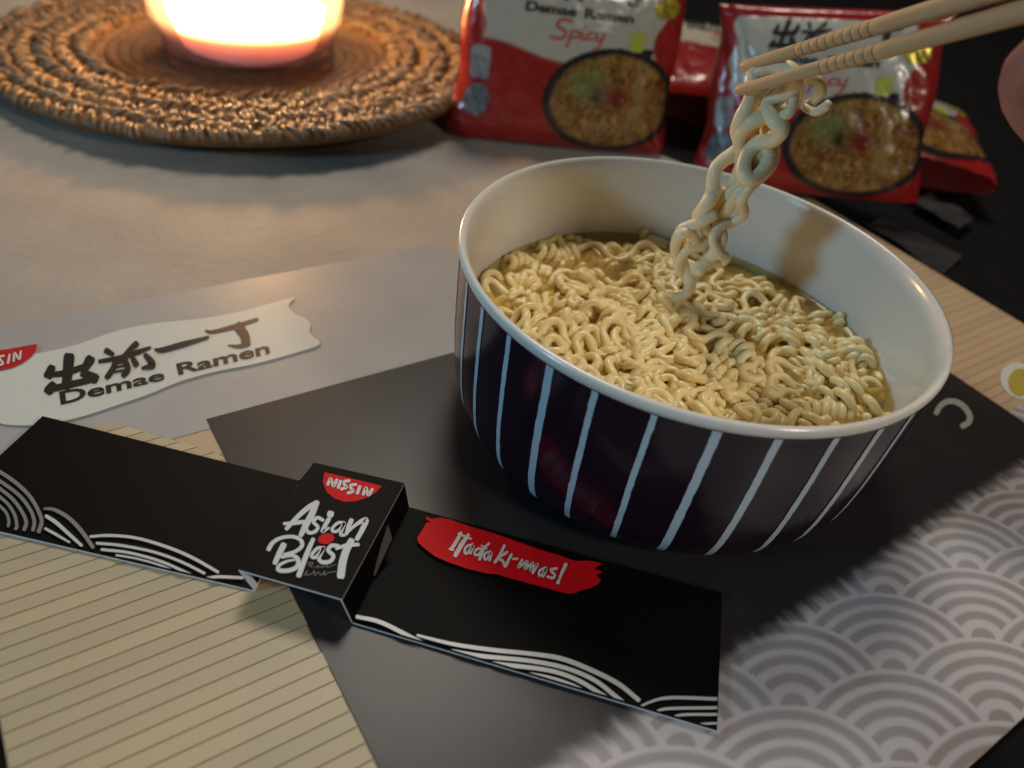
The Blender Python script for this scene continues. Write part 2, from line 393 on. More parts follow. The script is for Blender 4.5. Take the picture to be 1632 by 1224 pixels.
fl = [at(582, 886, CZ+.0050), at(613, 828, CZ+.0085), at(622, 857, CZ+.0062), at(594, 918, CZ+.0012)]
fl = [np.array(p)+np.array([.0006, 0, 0]) for p in fl]
v = np.vstack([fl, np.array(fl)+np.array([-.0004, .0001, 0])])
o = mk('slot_flap', v, [(0, 1, 2, 3), (7, 6, 5, 4)]+[(i, 4+i, 4+(i+1) % 4, (i+1) % 4) for i in range(4)], M_flap); child(o, card)
def clip_edge(o, p, q, keep):
    p, q, keep = Vector(p), Vector(q), Vector(keep); n = Vector((q.y-p.y, p.x-q.x, 0)).normalized()
    if (keep-p).dot(n) > 0: n = -n
    bm = bmesh.new(); bm.from_mesh(o.data)
    bmesh.ops.bisect_plane(bm, geom=bm.verts[:]+bm.edges[:]+bm.faces[:], plane_co=p, plane_no=n, clear_outer=True)
    bm.to_mesh(o.data); bm.free(); return o
# prints on the card
k3 = crop(6.118, 410, 740, ZR+.0001)
dsh = [(655, 75), (930, 140), (1215, 210), (1160, 272), (1080, 322), (960, 360), (850, 366), (750, 332), (672, 262), (640, 165)]
bdg = child(flat_poly('badge', [k3(x, y) for x, y in dsh], M_cardred, None), card)
k3b = crop(6.118, 410, 740, ZR+.00022)
NS = [([(688, 196), (716, 140), (744, 212), (776, 150)], 24), ([(790, 226), (812, 164)], 26), ([(898, 160), (850, 168), (852, 200), (872, 222), (820, 242)], 24),
      ([(962, 196), (912, 204), (918, 238), (934, 262), (884, 280)], 24), ([(976, 282), (1000, 216)], 26), ([(1034, 292), (1060, 228), (1084, 300), (1122, 242)], 24)]
lo = lettering('badge_lettering', NS, k3b, M_cardwhite, None, heavy=1.2); lo.parent = bdg
AB = [([(285, 628), (400, 505), (500, 420), (580, 372)], [34, 40, 44, 40]), ([(582, 372), (535, 480), (470, 600), (425, 690)], [44, 56, 54, 40]), ([(262, 578), (340, 575), (420, 565), (500, 552)], [26, 34, 34, 26]),
      ([(640, 545), (590, 520), (548, 560), (590, 610), (565, 655), (505, 668), (482, 640)], 30), ([(700, 530), (655, 610), (636, 655), (700, 620)], [36, 36, 30, 18]), ([(716, 478), (712, 492)], 58),
      ([(850, 570), (790, 570), (735, 620), (740, 655), (800, 640), (852, 572), (812, 680), (850, 690)], 26), ([(918, 545), (890, 610), (868, 680)], [40, 36, 28]), ([(872, 672), (960, 590), (1060, 540), (1022, 640), (972, 728)], [20, 28, 46, 44, 38]),
      ([(110, 830), (150, 765), (230, 718), (340, 705), (420, 735), (436, 795), (370, 850), (262, 880)], [38, 36, 30, 30, 34, 34, 30, 26]), ([(258, 785), (220, 860), (172, 962)], [50, 50, 40]),
      ([(240, 905), (340, 888), (398, 930), (385, 1000), (300, 1036), (208, 1030), (214, 985), (290, 945), (372, 930)], [26, 30, 38, 38, 38, 36, 28, 22, 16]),
      ([(545, 730), (480, 880), (405, 1085)], [34, 44, 44]), ([(650, 812), (585, 820), (528, 890), (572, 905), (648, 815), (608, 900), (600, 935)], 28),
      ([(790, 798), (725, 792), (692, 840), (742, 890), (712, 945), (640, 955), (612, 940)], 34), ([(918, 745), (868, 840), (832, 960), (815, 1088)], [56, 62, 66, 66]), ([(770, 826), (860, 792), (985, 782)], [20, 34, 30])]
child(lettering('brush_lettering', AB, k3, M_cardwhite, None, heavy=1.15), card)
child(flat_poly('red_dot', [k3(672+80*math.cos(a), 726+52*math.sin(a)-10*math.cos(a), .0003) for a in th], M_cardred, None), card)
SQ = [([(490, 968), (520, 955), (545, 965), (505, 985), (540, 1000)], 9), ([(560, 1010), (600, 985), (590, 1012), (640, 985), (630, 1010), (690, 980), (680, 1005), (765, 975)], 7),
      ([(455, 1085), (490, 1035), (480, 1080), (540, 1060), (560, 1035), (560, 1080), (600, 1050), (620, 1080), (660, 1040), (650, 1080), (700, 1055), (770, 1045)], 8)]
child(lettering('small_script', SQ, k3, M_carddim, None), card)
k4 = crop(5.1, 650, 810, CZ+.00125)
BR = [(150, 65), (190, 85), (260, 75), (340, 90), (500, 145), (700, 205), (900, 275), (1100, 345), (1240, 385), (1300, 410), (1370, 430), (1450, 425), (1530, 435), (1577, 450), (1540, 475), (1515, 492), (1580, 516), (1530, 548), (1570, 580), (1545, 620), (1480, 650), (1400, 670), (1360, 690), (1300, 695), (1150, 655), (950, 600), (780, 555), (730, 535), (640, 530), (480, 490), (320, 435), (220, 390), (140, 330), (85, 280), (75, 240), (110, 190), (150, 118), (188, 112), (150, 92)]
brs = child(flat_poly('brush_patch', [k4(x, y) for x, y in BR], M_cardred, None), card)
k4b = crop(5.1, 650, 810, CZ+.0014)
IT = [([(432, 200), (400, 260), (352, 335)], [22, 26, 24]), ([(492, 215), (440, 290), (386, 384)], [22, 32, 30]), ([(412, 208), (512, 248)], 16), ([(336, 330), (372, 340)], 12), ([(528, 292), (476, 312), (462, 356), (484, 366), (532, 300), (508, 368)], 17),
      ([(600, 326), (556, 336), (542, 372), (572, 378), (606, 336)], 17), ([(660, 285), (618, 330), (582, 416)], [18, 20, 20]), ([(596, 300), (640, 330)], 10), ([(672, 352), (630, 366), (620, 402), (640, 414), (680, 360), (664, 424)], 17),
      ([(784, 302), (752, 370), (708, 440)], 20), ([(806, 356), (740, 404), (772, 430), (790, 474)], 20), ([(842, 376), (818, 420), (798, 466)], 20), ([(852, 412), (892, 410)], 14),
      ([(928, 420), (898, 480), (972, 430), (948, 494), (1018, 442), (992, 508), (1056, 452), (1014, 526)], 17), ([(1122, 482), (1072, 506), (1066, 540), (1086, 544), (1126, 490), (1100, 556)], 17),
      ([(1212, 488), (1160, 500), (1192, 540), (1180, 566), (1134, 556)], 18), ([(1284, 455), (1258, 510), (1232, 572)], [26, 24, 18]), ([(1224, 592), (1219, 606)], 26)]
lo = lettering('brush_lettering', IT, k4b, M_banner, None, heavy=1.15); lo.parent = brs
k5 = crop(3.886, 0, 720, CZ+.0011)
WA = [([(-30, 105), (90, 185), (180, 270), (235, 360), (258, 430), (240, 495)], 24), ([(-30, 160), (110, 262), (185, 355), (212, 430), (204, 485)], 22), ([(-30, 205), (75, 290), (135, 370), (162, 435), (150, 482)], 22),
      ([(-30, 255), (50, 325), (92, 395), (104, 460), (96, 478)], 20), ([(-30, 310), (35, 372), (55, 430), (50, 460)], 18), ([(275, 352), (335, 358), (420, 405), (500, 485), (575, 590)], [14, 24, 26, 24])]
WB = [([(286, 398), (350, 440), (430, 512), (505, 580)], [22, 24, 22, 18]), ([(280, 475), (340, 508), (430, 560)], [16, 18, 12]),
      ([(560, 525), (680, 518), (850, 535), (1050, 595), (1200, 660), (1350, 745)], [16, 18, 18, 20, 20, 18]), ([(600, 566), (750, 580), (950, 620), (1120, 680), (1265, 752)], 17), ([(630, 605), (800, 625), (1000, 680), (1185, 762)], 17), ([(720, 640), (850, 662), (1000, 705), (1090, 745)], 12),
      ([(1258, 786), (1350, 774), (1500, 780)], [16, 18, 20]), ([(1385, 822), (1450, 830), (1550, 850)], [10, 14, 16])]
child(clip_edge(lettering('wave_lines', WA, k5, M_cardgrey, None), at(-40, 838, CZ), pl['BR'], tl), card)
child(clip_edge(lettering('wave_lines', WB, k5, M_cardsilver, None), at(-40, 838, CZ), pl['BR'], tl), card)
k6 = crop(2.632, 540, 960, CZ+.00115)
WC = [([(76, 60), (180, 85), (330, 160), (430, 206)], [16, 18, 18, 10]), ([(60, 90), (140, 112), (215, 138)], [12, 16, 6]), ([(330, 138), (480, 175), (650, 200), (800, 215), (930, 235), (1050, 280), (1170, 340), (1258, 410)], [10, 16, 18, 18, 20, 20, 20, 18]),
      ([(475, 205), (600, 225), (800, 245), (950, 275), (1070, 325), (1150, 385), (1212, 436)], 18), ([(575, 250), (700, 262), (880, 285), (1000, 325), (1100, 385), (1165, 428)], 18), ([(732, 296), (850, 310), (970, 345), (1080, 402)], 18),
      ([(1238, 455), (1300, 420), (1390, 400), (1583, 405)], [8, 10, 14, 15]), ([(1312, 474), (1370, 447), (1583, 442)], [6, 12, 13]), ([(1372, 490), (1440, 472), (1583, 470)], [5, 11, 12]), ([(1450, 512), (1583, 507)], [5, 10])]
child(clip_edge(lettering('wave_lines', WC, k6, M_cardsilver, None), rB, at(1143, 1165, CZ), tr), card)

# ------------------------------------------------------------------ bowl
BC = np.array([.05409, .23385, Z+.0001]); HB = .0708-Z
M_porc = material('white_porcelain', (.74, .72, .66), .2, .45, (14, .25, (.70, .675, .61)), None, coat=.2)
M_glaze = material('dark_plum_glaze', (.022, .0085, .018), .18, .32, (30, .5, (.010, .006, .010)), coat=.12)
M_stripe = material('pale_stripe_glaze', (.50, .62, .70), .25, .5, (260, .3, (.38, .47, .54)))  # white stripes, part of the cool light's blue mixed into their colour
bowl = tag(empty('bowl', tuple(BC)), 'round dark plum bowl with thin white vertical stripes and white inside, full of noodles', 'bowl')
outz = np.array([0, .0014, .0034, .0066, .0110, .0170, .0250, .036, .049, .0625, .0668])*HB/.0708
outr = np.array([.050, .0590, .0650, .0705, .0735, .0758, .0772, .0783, .0790, .0795, .0797])
OZ = np.linspace(0, outz[-1], 48); OR = np.interp(OZ, outz, outr)
for _ in range(3): OR[1:-1] = (OR[:-2]+OR[1:-1]*2+OR[2:])/4
def orad(z): return np.interp(z, OZ, OR)
prof = [(0, .0025), (.042, .0025), (.043, 0), (.046, 0)]+[(r-.00015, z) for r, z in zip(OR, OZ)]
prof += [(.0800, HB-.0030), (.08025, HB-.0022), (.0802, HB-.0011), (.0798, HB-.0003), (.0791, HB), (.0783, HB-.0003), (.0777, HB-.0012)]
prof += [(max(orad(z)-.0026, 0), z) for z in np.linspace(HB-.005, .004, 26)]+[(.04, .0042), (.02, .0038), (0, .0038)]
o = mk('porcelain_body', *lathe(prof, 160), M_porc, None, True); child(o, bowl); o.location = BC
o = mk('plum_glaze', *lathe([(r, z) for r, z in zip(OR, OZ)]+[(.0798, outz[-1]+.0006), (.0796, outz[-1]+.0008)], 160), M_glaze, None, True); child(o, bowl); o.location = BC
angs = [-155.8, -146.3, -135.5, -124.2, -114.1, -102.2, -90.6, -79.2, -67.1, -56.0, -45.7]
angs += list(np.arange(-34.4, 193, 11.35))
for k, an in enumerate(angs):
    zs = np.linspace(.0035+random.random()*.0015, outz[-1]+.0002, 40); wdt = .00215*(.8+.4*random.random())
    nz = np.cumsum(rng.normal(size=40))*.00003; e = rng.normal(size=(40, 2))*.00006
    V = []; 
    for i, zz in enumerate(zs):
        r = orad(zz)+.00022; hw = wdt/2*min(1, .5+i/8)
        for s, (q) in ((-1, e[i, 0]), (1, e[i, 1])):
            aa = R(an)+(s*hw+q+nz[i])/r; V.append((r*math.cos(aa), r*math.sin(aa), zz))
    o = mk('stripe', V, [(2*i, 2*i+1, 2*i+3, 2*i+2) for i in range(39)], M_stripe, None, True); child(o, bowl); o.location = BC

# ------------------------------------------------------------------ broth and noodles
SZ = .0382
M_broth = bpy.data.materials.new('clear_yellow_broth'); M_broth.use_nodes = True
nt = M_broth.node_tree; pb = nt.nodes['Principled BSDF']
pb.inputs['Base Color'].default_value = (.52, .41, .16, 1); pb.inputs['Roughness'].default_value = .07
tp = nt.nodes.new('ShaderNodeBsdfTransparent'); tp.inputs[0].default_value = (.95, .84, .52, 1)
mx = nt.nodes.new('ShaderNodeMixShader'); mx.inputs[0].default_value = .34
nt.links.new(tp.outputs[0], mx.inputs[1]); nt.links.new(pb.outputs[0], mx.inputs[2]); nt.links.new(mx.outputs[0], nt.nodes['Material Output'].inputs[0])
bz_ = SZ-BC[2]
o = mk('broth', *lathe([(0, SZ), (.03, SZ), (.06, SZ), (orad(bz_)-.0030, SZ+.0001), (orad(bz_)-.0027, SZ+.0006)], 96), M_broth, None, True)
o.location = (BC[0], BC[1], 0); tag(o, 'clear yellow broth around the noodles inside the striped bowl', 'broth')
M_noodle = material('wet_noodle', (.95, .79, .42), .32, .42, (110, .6, (.80, .58, .22)), None, sss=(.18, (.0028, .0016, .0007)), coat=.06)
mbn = MB()
def strand(c, th0, L, plane, ph, om, lam, curve, shift, sag, rad=.00154):
    """sine-generated (meander) curl: rounded bends like instant noodles; L is the arc length"""
    n = max(20, int(L/.0011)); s = np.linspace(0, L, n); ds = L/n
    phi = om*np.sin(2*np.pi*s/(lam*(1+.06*np.sin(s*90+ph)))+ph)
    f_, l_ = np.cumsum(np.cos(phi))*ds, np.cumsum(np.sin(phi))*ds
    l_ -= l_.mean(); F = f_[-1]; f_ -= F/2
    t = th0+curve*f_; fx, fy = np.cos(t), np.sin(t)
    x = np.cumsum(np.gradient(f_)*fx); y = np.cumsum(np.gradient(f_)*fy); x -= x[n//2]; y -= y[n//2]
    nx, ny = -fy, fx; cp, sp_ = math.cos(plane), math.sin(plane)
    roll = .0006*np.cos(2*np.pi*s/lam*2+ph)
    lat = l_*cp-(shift+roll)*sp_; up = l_*sp_+(shift+roll)*cp
    P = np.c_[c[0]+x+nx*lat, c[1]+y+ny*lat, c[2]+up-sag*(2*f_/abs(F))**2]
    for _ in range(2): P[1:-1] = (P[:-2]+2*P[1:-1]+P[2:])/4
    P[:, 2] = np.maximum(P[:, 2], .016)
    lim = orad(P[:, 2]-BC[2])-.0030-rad
    r = np.hypot(P[:, 0], P[:, 1]); m = r > lim
    P[m, 0] *= (lim/r)[m]; P[m, 1] *= (lim/r)[m]
    mbn.add(*tube(P+np.array([BC[0], BC[1], 0]), rad*random.uniform(.93, 1.06), 7))
def bundle(rmax, zoff, n, L, planes, a=None, r=None):
    if a is None: a = random.uniform(0, 2*math.pi); r = rmax*math.sqrt(random.random())
    x, y = r*math.cos(a), r*math.sin(a)
    zc = SZ-.0028+zoff+.0038*(1-(r/.075)**2); th0 = random.uniform(0, 2*math.pi); pl_ = random.choice(planes)+random.uniform(-.2, .2)
    ph = random.uniform(0, 6.3); om = random.uniform(1.15, 1.85); lam = random.uniform(.0235, .0290); cv = random.uniform(-20, 20)
    for k in range(n):
        strand((x, y, zc+random.uniform(-.0005, .0005)), th0+random.uniform(-.05, .05), L*random.uniform(.85, 1.1), pl_, ph+random.uniform(-.3, .3), om, lam, cv, (k-(n-1)/2)*.0030, random.uniform(.0005, .003))
for _ in range(46): bundle(.071, -.0075, random.choice((4, 5, 6)), random.uniform(.09, .14), (.2, .8, 1.3))
for k in range(22): bundle(.071, -.0040, random.choice((3, 4, 5)), random.uniform(.07, .10), (.5, 1.0, 1.4), k*2*math.pi/22, random.uniform(.050, .066))
for _ in range(52): bundle(.067, -.0030, random.choice((3, 4, 5)), random.uniform(.075, .12), (.3, .8, 1.2, 1.45))
for _ in range(22): bundle(.062, -.0002, random.choice((2, 3, 4)), random.uniform(.06, .10), (.5, .9, 1.3))
for _ in range(26): bundle(.058, .0016, random.choice((1, 1, 2)), random.uniform(.06, .11), (0., .25, .5))
nd = mbn.build('noodles', M_noodle, None, True)
tag(nd, 'heap of curly yellow instant noodles in broth inside the striped bowl', 'noodles', kind='stuff')

# ------------------------------------------------------------------ chopsticks
M_bamboo = material('pale_bamboo_wood', (.68, .44, .235), .42, .35, (16, .6, (.54, .32, .165)), (60, .12, .0004), stretch=(25, 25, 1.5))
M_bend = material('bamboo_end_grain', (.30, .17, .07), .6, .3, (900, .6, (.20, .10, .04)))
M_groove = material('brown_groove', (.20, .10, .035), .6, .3)  # grooves are a darker brown than the shaft
def chopstick(tip, through, r0, r1, L, grooves, label):
    tip = np.array(tip); d = np.array(through)-tip; d /= np.linalg.norm(d)
    q = Vector(d).to_track_quat('Z', 'Y')
    root = empty('chopstick', tuple(tip)); root.rotation_mode = 'QUATERNION'; root.rotation_quaternion = q
    tag(root, label, 'chopstick', 'pair of bamboo chopsticks lifting noodles')
    gz = [g for g in grooves]
    prof = [(r0*.84, 0), (r0*.97, .0004)]; z = .0010
    rz = lambda z: r0+(r1-r0)*min(1, z/(L*.72))
    pts = [(.0010, 1)]
    for g_ in gz: pts += [(g_-.00030, 1), (g_-.00016, .978), (g_+.00016, .978), (g_+.00030, 1)]
    pts += [(z, 1) for z in np.linspace(gz[-1]+.004, L-.001, 24)]
    prof += [(rz(z)*k, z) for z, k in pts]+[(r1*.9, L), (0, L)]
    o = mk('shaft', *lathe(prof, 24), M_bamboo, root, True)
    mk('tip_face', *lathe([(0, -.00005), (r0*.5, -.00005), (r0*.84, 0)], 24), M_bend, root, True)
    for g_ in gz:
        mk('groove', *lathe([(rz(g_)*.980, g_-.00017), (rz(g_)*.984, g_), (rz(g_)*.980, g_+.00017)], 24), M_groove, root, True)
    return root, d
DT = .281
gr1 = [.0265+.0030*i for i in range(11)]
up_t, up_q = far(1184, 106, DT+.001), far(1500, 12, .236)
lo_t, lo_q = far(1177, 144, DT-.003), far(1520, 49, .232)
c1, d1 = chopstick(up_t, up_q, .00172, .0034, .225, [.0235+.0029*i for i in range(10)], 'upper bamboo chopstick with ring grooves near its tip, held above the noodles')
c2, d2 = chopstick(lo_t, lo_q, .00172, .0034, .225, [.0335+.0029*i for i in range(7)], 'lower bamboo chopstick with noodles wrapped around its tip')

# ------------------------------------------------------------------ lifted noodles
M_lift = material('wet_lifted_noodle', (.96, .80, .53), .33, .42, (120, .4, (.92, .73, .43)), None, sss=(.30, (.004, .0028, .0014)), coat=.0)
lf = tag(empty('lifted_noodles', (.057, .258, .043)), 'curly strands of pale noodles hanging from the chopsticks into the bowl', 'noodles')
kz = lambda x, y: (1030+x/2.916, 80+y/2.916)
ST = [([(500, 190), (500, 120), (570, 80), (650, 85), (695, 130), (672, 190), (600, 215), (560, 262), (590, 320), (632, 370), (590, 420), (520, 432), (470, 480), (452, 560), (485, 600), (540, 560), (572, 500), (562, 450)], -.004, .0022),
      ([(560, 100), (500, 170), (474, 250), (440, 320), (418, 385), (446, 440), (440, 520), (462, 580), (420, 640), (360, 690), (318, 740), (330, 800), (352, 870), (320, 940), (270, 990)], .001, .0021),
      ([(640, 90), (560, 150), (505, 210), (490, 270), (540, 330), (560, 400), (520, 470), (505, 560), (440, 630), (370, 665), (314, 640), (322, 560), (370, 505), (430, 470), (470, 400)], .004, .0021),
      ([(610, 85), (690, 130), (690, 220), (650, 280), (580, 300), (480, 340), (430, 420), (470, 500), (520, 560), (500, 610), (430, 660), (390, 720), (340, 790), (290, 842), (258, 770), (292, 700), (335, 640)], 0., .0021),
      ([(590, 380), (594, 500), (552, 570), (480, 640), (442, 700), (452, 765), (400, 800), (345, 822), (310, 880), (340, 945), (370, 962), (345, 990), (285, 985), (240, 1040)], -.002, .0017),
      ([(420, 460), (330, 540), (308, 640), (272, 720), (240, 780), (284, 840), (262, 900), (184, 930), (150, 1000), (192, 1060), (205, 1110), (150, 1160)], .002, .0019),
      ([(320, 760), (250, 800), (160, 835), (170, 890), (232, 905), (205, 850), (150, 865), (136, 940), (180, 1000), (202, 1080), (172, 1140), (82, 1165), (55, 1220)], -.001, .0018),
      ([(600, 230), (560, 300), (500, 380), (480, 450), (430, 560), (400, 650), (330, 720), (300, 800), (330, 900), (300, 980), (240, 1010), (200, 1060)], .0035, .0020),
      ([(640, 180), (700, 165), (750, 132), (800, 142), (818, 192), (775, 240), (738, 262), (790, 285), (850, 250)], -.002, .0013),
      ([(690, 190), (680, 260), (650, 300), (600, 310), (560, 270)], -.004, .0015)]
for i, (pts, dd, rr) in enumerate(ST):
    pts = np.array(pts, float); P = []
    for j, (x, y) in enumerate(pts):
        X, Y = kz(x, y); t = (Y-112)/360
        # the bundle hangs plumb: from under the chopsticks down to the heap
        base = np.array([.0615, .2625, .1255])*(1-t)+np.array([.057, .258, .043])*t
        dist = np.linalg.norm(base-CAM)+dd+.0035*math.sin(j*1.25+i*1.7)
        P.append(far(X, Y, dist))
    C = smoothline(P, 7); n = len(C)
    r_ = np.full(n, rr*1.12)*(1+.08*np.sin(np.arange(n)*.35+i))
    v, f = tube(C, r_, 10); o = mk('noodle_strand', v, f, M_lift, None, True); child(o, lf)

# ------------------------------------------------------------------ candle mat of coiled straw
MC = np.array([-.210, .515, .0]); 
mat_t = tag(empty('candle_mat', (MC[0], MC[1], .0098), (R(-.8), R(-2.4), R(0))), 'round coiled straw mat under the burning candle', 'mat')
M_straw = material('golden_straw', (.31, .20, .105), .30, .7, (160, .8, (.15, .085, .035)), (400, .3, .0006), rand=.28)
M_core = material('dark_straw_core', (.27, .15, .072), .55, .4, (230, .9, (.13, .066, .028)), (420, .8, .0010))
mk('backing', *lathe([(0, -.0025), (.149, -.0025), (.150, 0), (.149, .0025), (.092, .0028), (.0915, .0008), (0, .0008)], 120), M_core, mat_t, True)
rings = [.0960, .1065, .1170, .1275, .1380, .1480]
mbs = MB()
for rr in np.arange(.016, .089, .0072):
    mk('coil', *lathe([(rr+.0034*math.cos(a), .0002+.0019*math.sin(a)) for a in np.linspace(0, np.pi, 7)], 100), M_core, mat_t, True)
def stitch_shape():
    t = np.linspace(0, math.pi, 7); P = np.c_[.0047*-np.cos(t), .0004*np.sin(2*t), .0042*np.sin(t)]
    v, f = tube(P, (.00115)*(.55+.45*np.sin(t)), 6); return np.array(v), f
sv, sf = stitch_shape()
sm = bpy.data.meshes.new('straw_stitch'); sm.from_pydata([tuple(x) for x in sv], [], sf); sm.materials.append(M_straw)
sm.polygons.foreach_set('use_smooth', np.ones(len(sm.polygons), dtype=bool))
cand = []
for ri, rr in enumerate(rings):
    mk('coil', *lathe([(rr+.0042*math.cos(a), .0022+.0036*math.sin(a)) for a in np.linspace(0, 2*np.pi, 9)], 120), M_core, mat_t, True)
    nst = int(2*math.pi*rr/.0026)
    for k in range(nst):
        a = 2*math.pi*(k+random.uniform(-.5, .5))/nst; 
        dr = random.gauss(0, .0013); sc_ = random.uniform(.75, 1.2); tw = random.uniform(.1, .9)*(1 if ri % 2 else -1)
        Mx = Matrix.Translation(((rr+dr)*math.cos(a), (rr+dr)*math.sin(a), .0022+random.uniform(-.0008, .0010))) @ Matrix.Rotation(a+tw, 4, 'Z') @ Matrix.Rotation(random.uniform(-.15, .15), 4, 'Y') @ Matrix.Diagonal((sc_, 1.0, sc_, 1))
        wpos = MC+np.array([rr*math.cos(a), rr*math.sin(a), .01]); rel = wpos-CAM; zc = rel@fw
        px = 816+FPX*(rel@RT)/zc; py = 612-FPX*(rel@UP)/zc
        vis = -40 < px < 1100 and py > -20
        cand.append((0 if vis else 1, zc, Mx))
cand.sort(key=lambda c: (c[0], c[1]))
for q, (vis, zc, Mx) in enumerate(cand):
    if q < 300:
        o = bpy.data.objects.new('straw_stitch', sm); col.objects.link(o); o.parent = mat_t; o.matrix_local = Mx
    else:
        m = np.array(Mx); mbs.add(sv@m[:3, :3].T+m[:3, 3], sf)
tag(mbs.build('straw_weave', M_straw, mat_t, True), kind='stuff')

# ------------------------------------------------------------------ candle
cz0 = .0098+.0016
cdl = tag(empty('candle', (MC[0]+.011, MC[1]-.018, cz0), (R(-.8), R(-2.4), 0)), 'burning candle in a clear round glass on the straw mat', 'candle')
M_glass = bpy.data.materials.new('thin_clear_glass'); M_glass.use_nodes = True; nt = M_glass.node_tree; nt.nodes.remove(nt.nodes['Principled BSDF'])
tr_ = nt.nodes.new('ShaderNodeBsdfTransparent'); tr_.inputs[0].default_value = (.95, .95, .94, 1)
gl = nt.nodes.new('ShaderNodeBsdfGlossy'); gl.inputs['Roughness'].default_value = .08
fr = nt.nodes.new('ShaderNodeLayerWeight'); fr.inputs[0].default_value = .13
mx = nt.nodes.new('ShaderNodeMixShader'); nt.links.new(fr.outputs['Fresnel'], mx.inputs[0]); nt.links.new(tr_.outputs[0], mx.inputs[1]); nt.links.new(gl.outputs[0], mx.inputs[2])
tl_ = nt.nodes.new('ShaderNodeBsdfTranslucent'); tl_.inputs[0].default_value = (.95, .78, .70, 1)
m2 = nt.nodes.new('ShaderNodeMixShader'); m2.inputs[0].default_value = .11; nt.links.new(mx.outputs[0], m2.inputs[1]); nt.links.new(tl_.outputs[0], m2.inputs[2])
nt.links.new(m2.outputs[0], nt.nodes['Material Output'].inputs[0])
gp = [(0, .0005), (.054, .0005), (.0575, .002), (.0585, .005), (.0580, .010), (.0600, .018), (.0640, .028), (.0665, .040), (.0670, .055), (.0668, .085), (.0655, .092), (.0640, .092), (.0648, .085), (.0648, .055), (.0642, .040), (.0616, .029), (.0575, .019), (.0555, .0125), (.045, .0105), (0, .0105)]
mk('glass_jar', *lathe(gp, 96), M_glass, cdl, True)
cdl.scale = (.87, .87, .97)
# wax: flame light shining through is put into an emission ramp, brightest at the pool
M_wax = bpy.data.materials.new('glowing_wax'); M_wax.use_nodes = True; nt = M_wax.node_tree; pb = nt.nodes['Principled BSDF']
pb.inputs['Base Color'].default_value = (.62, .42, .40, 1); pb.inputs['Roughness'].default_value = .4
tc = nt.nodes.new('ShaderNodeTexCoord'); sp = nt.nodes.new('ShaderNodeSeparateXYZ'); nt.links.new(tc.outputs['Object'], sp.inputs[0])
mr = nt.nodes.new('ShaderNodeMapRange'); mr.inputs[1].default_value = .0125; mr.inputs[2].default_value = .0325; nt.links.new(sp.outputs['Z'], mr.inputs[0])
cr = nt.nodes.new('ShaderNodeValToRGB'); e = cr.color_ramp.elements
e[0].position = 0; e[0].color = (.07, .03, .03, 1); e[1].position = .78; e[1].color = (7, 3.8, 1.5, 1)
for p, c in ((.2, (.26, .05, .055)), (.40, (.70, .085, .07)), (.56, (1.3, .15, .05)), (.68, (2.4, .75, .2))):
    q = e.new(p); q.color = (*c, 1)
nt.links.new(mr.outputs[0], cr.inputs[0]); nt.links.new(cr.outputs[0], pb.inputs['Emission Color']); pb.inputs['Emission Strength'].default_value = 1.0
mk('wax', *lathe([(0, .0112), (.0545, .0118), (.0562, .0150), (.0575, .0205), (.0600, .0285), (.0604, .0315), (.058, .0325), (.03, .0318), (0, .0316)], 80), M_wax, cdl, True)
M_wick = material('charred_wick', (.02, .015, .012), .9, .1)
mk('wick', *tube([(0, 0, .031), (.0005, 0, .037), (.0018, .0003, .042)], .0011, 8), M_wick, cdl, True)
M_flame = bpy.data.materials.new('candle_flame'); M_flame.use_nodes = True; nt = M_flame.node_tree; nt.nodes.remove(nt.nodes['Principled BSDF'])
em = nt.nodes.new('ShaderNodeEmission'); em.inputs[0].default_value = (1, .62, .24, 1); em.inputs[1].default_value = 40
nt.links.new(em.outputs[0], nt.nodes['Material Output'].inputs[0])
mk('flame', *lathe([(0, .038), (.0035, .041), (.0055, .047), (.005, .054), (.003, .063), (.001, .071), (0, .074)], 24), M_flame, cdl, True)
lamp('candle_light', 'POINT', (MC[0]+.011, MC[1]-.018, .080), 1.75, (1, .55, .22), None, .012)

# ------------------------------------------------------------------ noodle packets
M_film = material('glossy_printed_film', attr=True, rough=.28, spec=.5, bump=(75, .35, .0035), coat=.35)
M_pink = material('packet_text_black', (.02, .02, .02), .35, .5)
M_ptred = material('packet_text_red', (.45, .06, .03), .35, .5)
M_gold = material('packet_gold_foil', (.62, .50, .05), .3, .5, (300, .8, (.05, .04, .01)), metal=.4)
M_lime = material('packet_lime', (.38, .42, .05), .35, .5)
M_medal = material('packet_medallion', (.035, .045, .055), .35, .5, (350, .8, (.20, .24, .28)))
M_panel = material('packet_grey_panel', (.30, .31, .32), .35, .5, (250, .9, (.10, .11, .13)))
W, H = .145, .112
def psurf(U, V, sgn=-1):
    """pillow: U, V in metres from the lower left corner; y = depth towards the viewer"""
    x = U/W*2-1; y = V/H*2-1
    bul = np.clip(1-np.abs(x)**2.6, 0, 1)**.55*np.where(y > 0, np.clip(1-np.abs(y)**4, 0, 1)**.6, np.clip(1-.5*np.abs(y)**8, 0, 1))
    d = .019*bul+.0030*(fbm(U*55+3, V*42, 4)-.5)*np.clip(1-np.abs(y)**8, 0, 1)+.0016*np.abs(np.sin(U*210+4*fbm(U*40, V*40, 2)+V*90))*sstep(.45, .95, np.abs(x))
    crimp = .0007*np.sin(V*2*np.pi/.0016)*sstep(.88, .91, y)
    xs = (U-W/2)*(1-.035*np.clip(1-np.abs(y)**3, 0, 1)-.055*(y+1)/2)+.0012*np.sin(V*120)*np.abs(x)**6*np.sign(x)
    return np.stack([xs, sgn*(d+.0004)+crimp, V], -1)
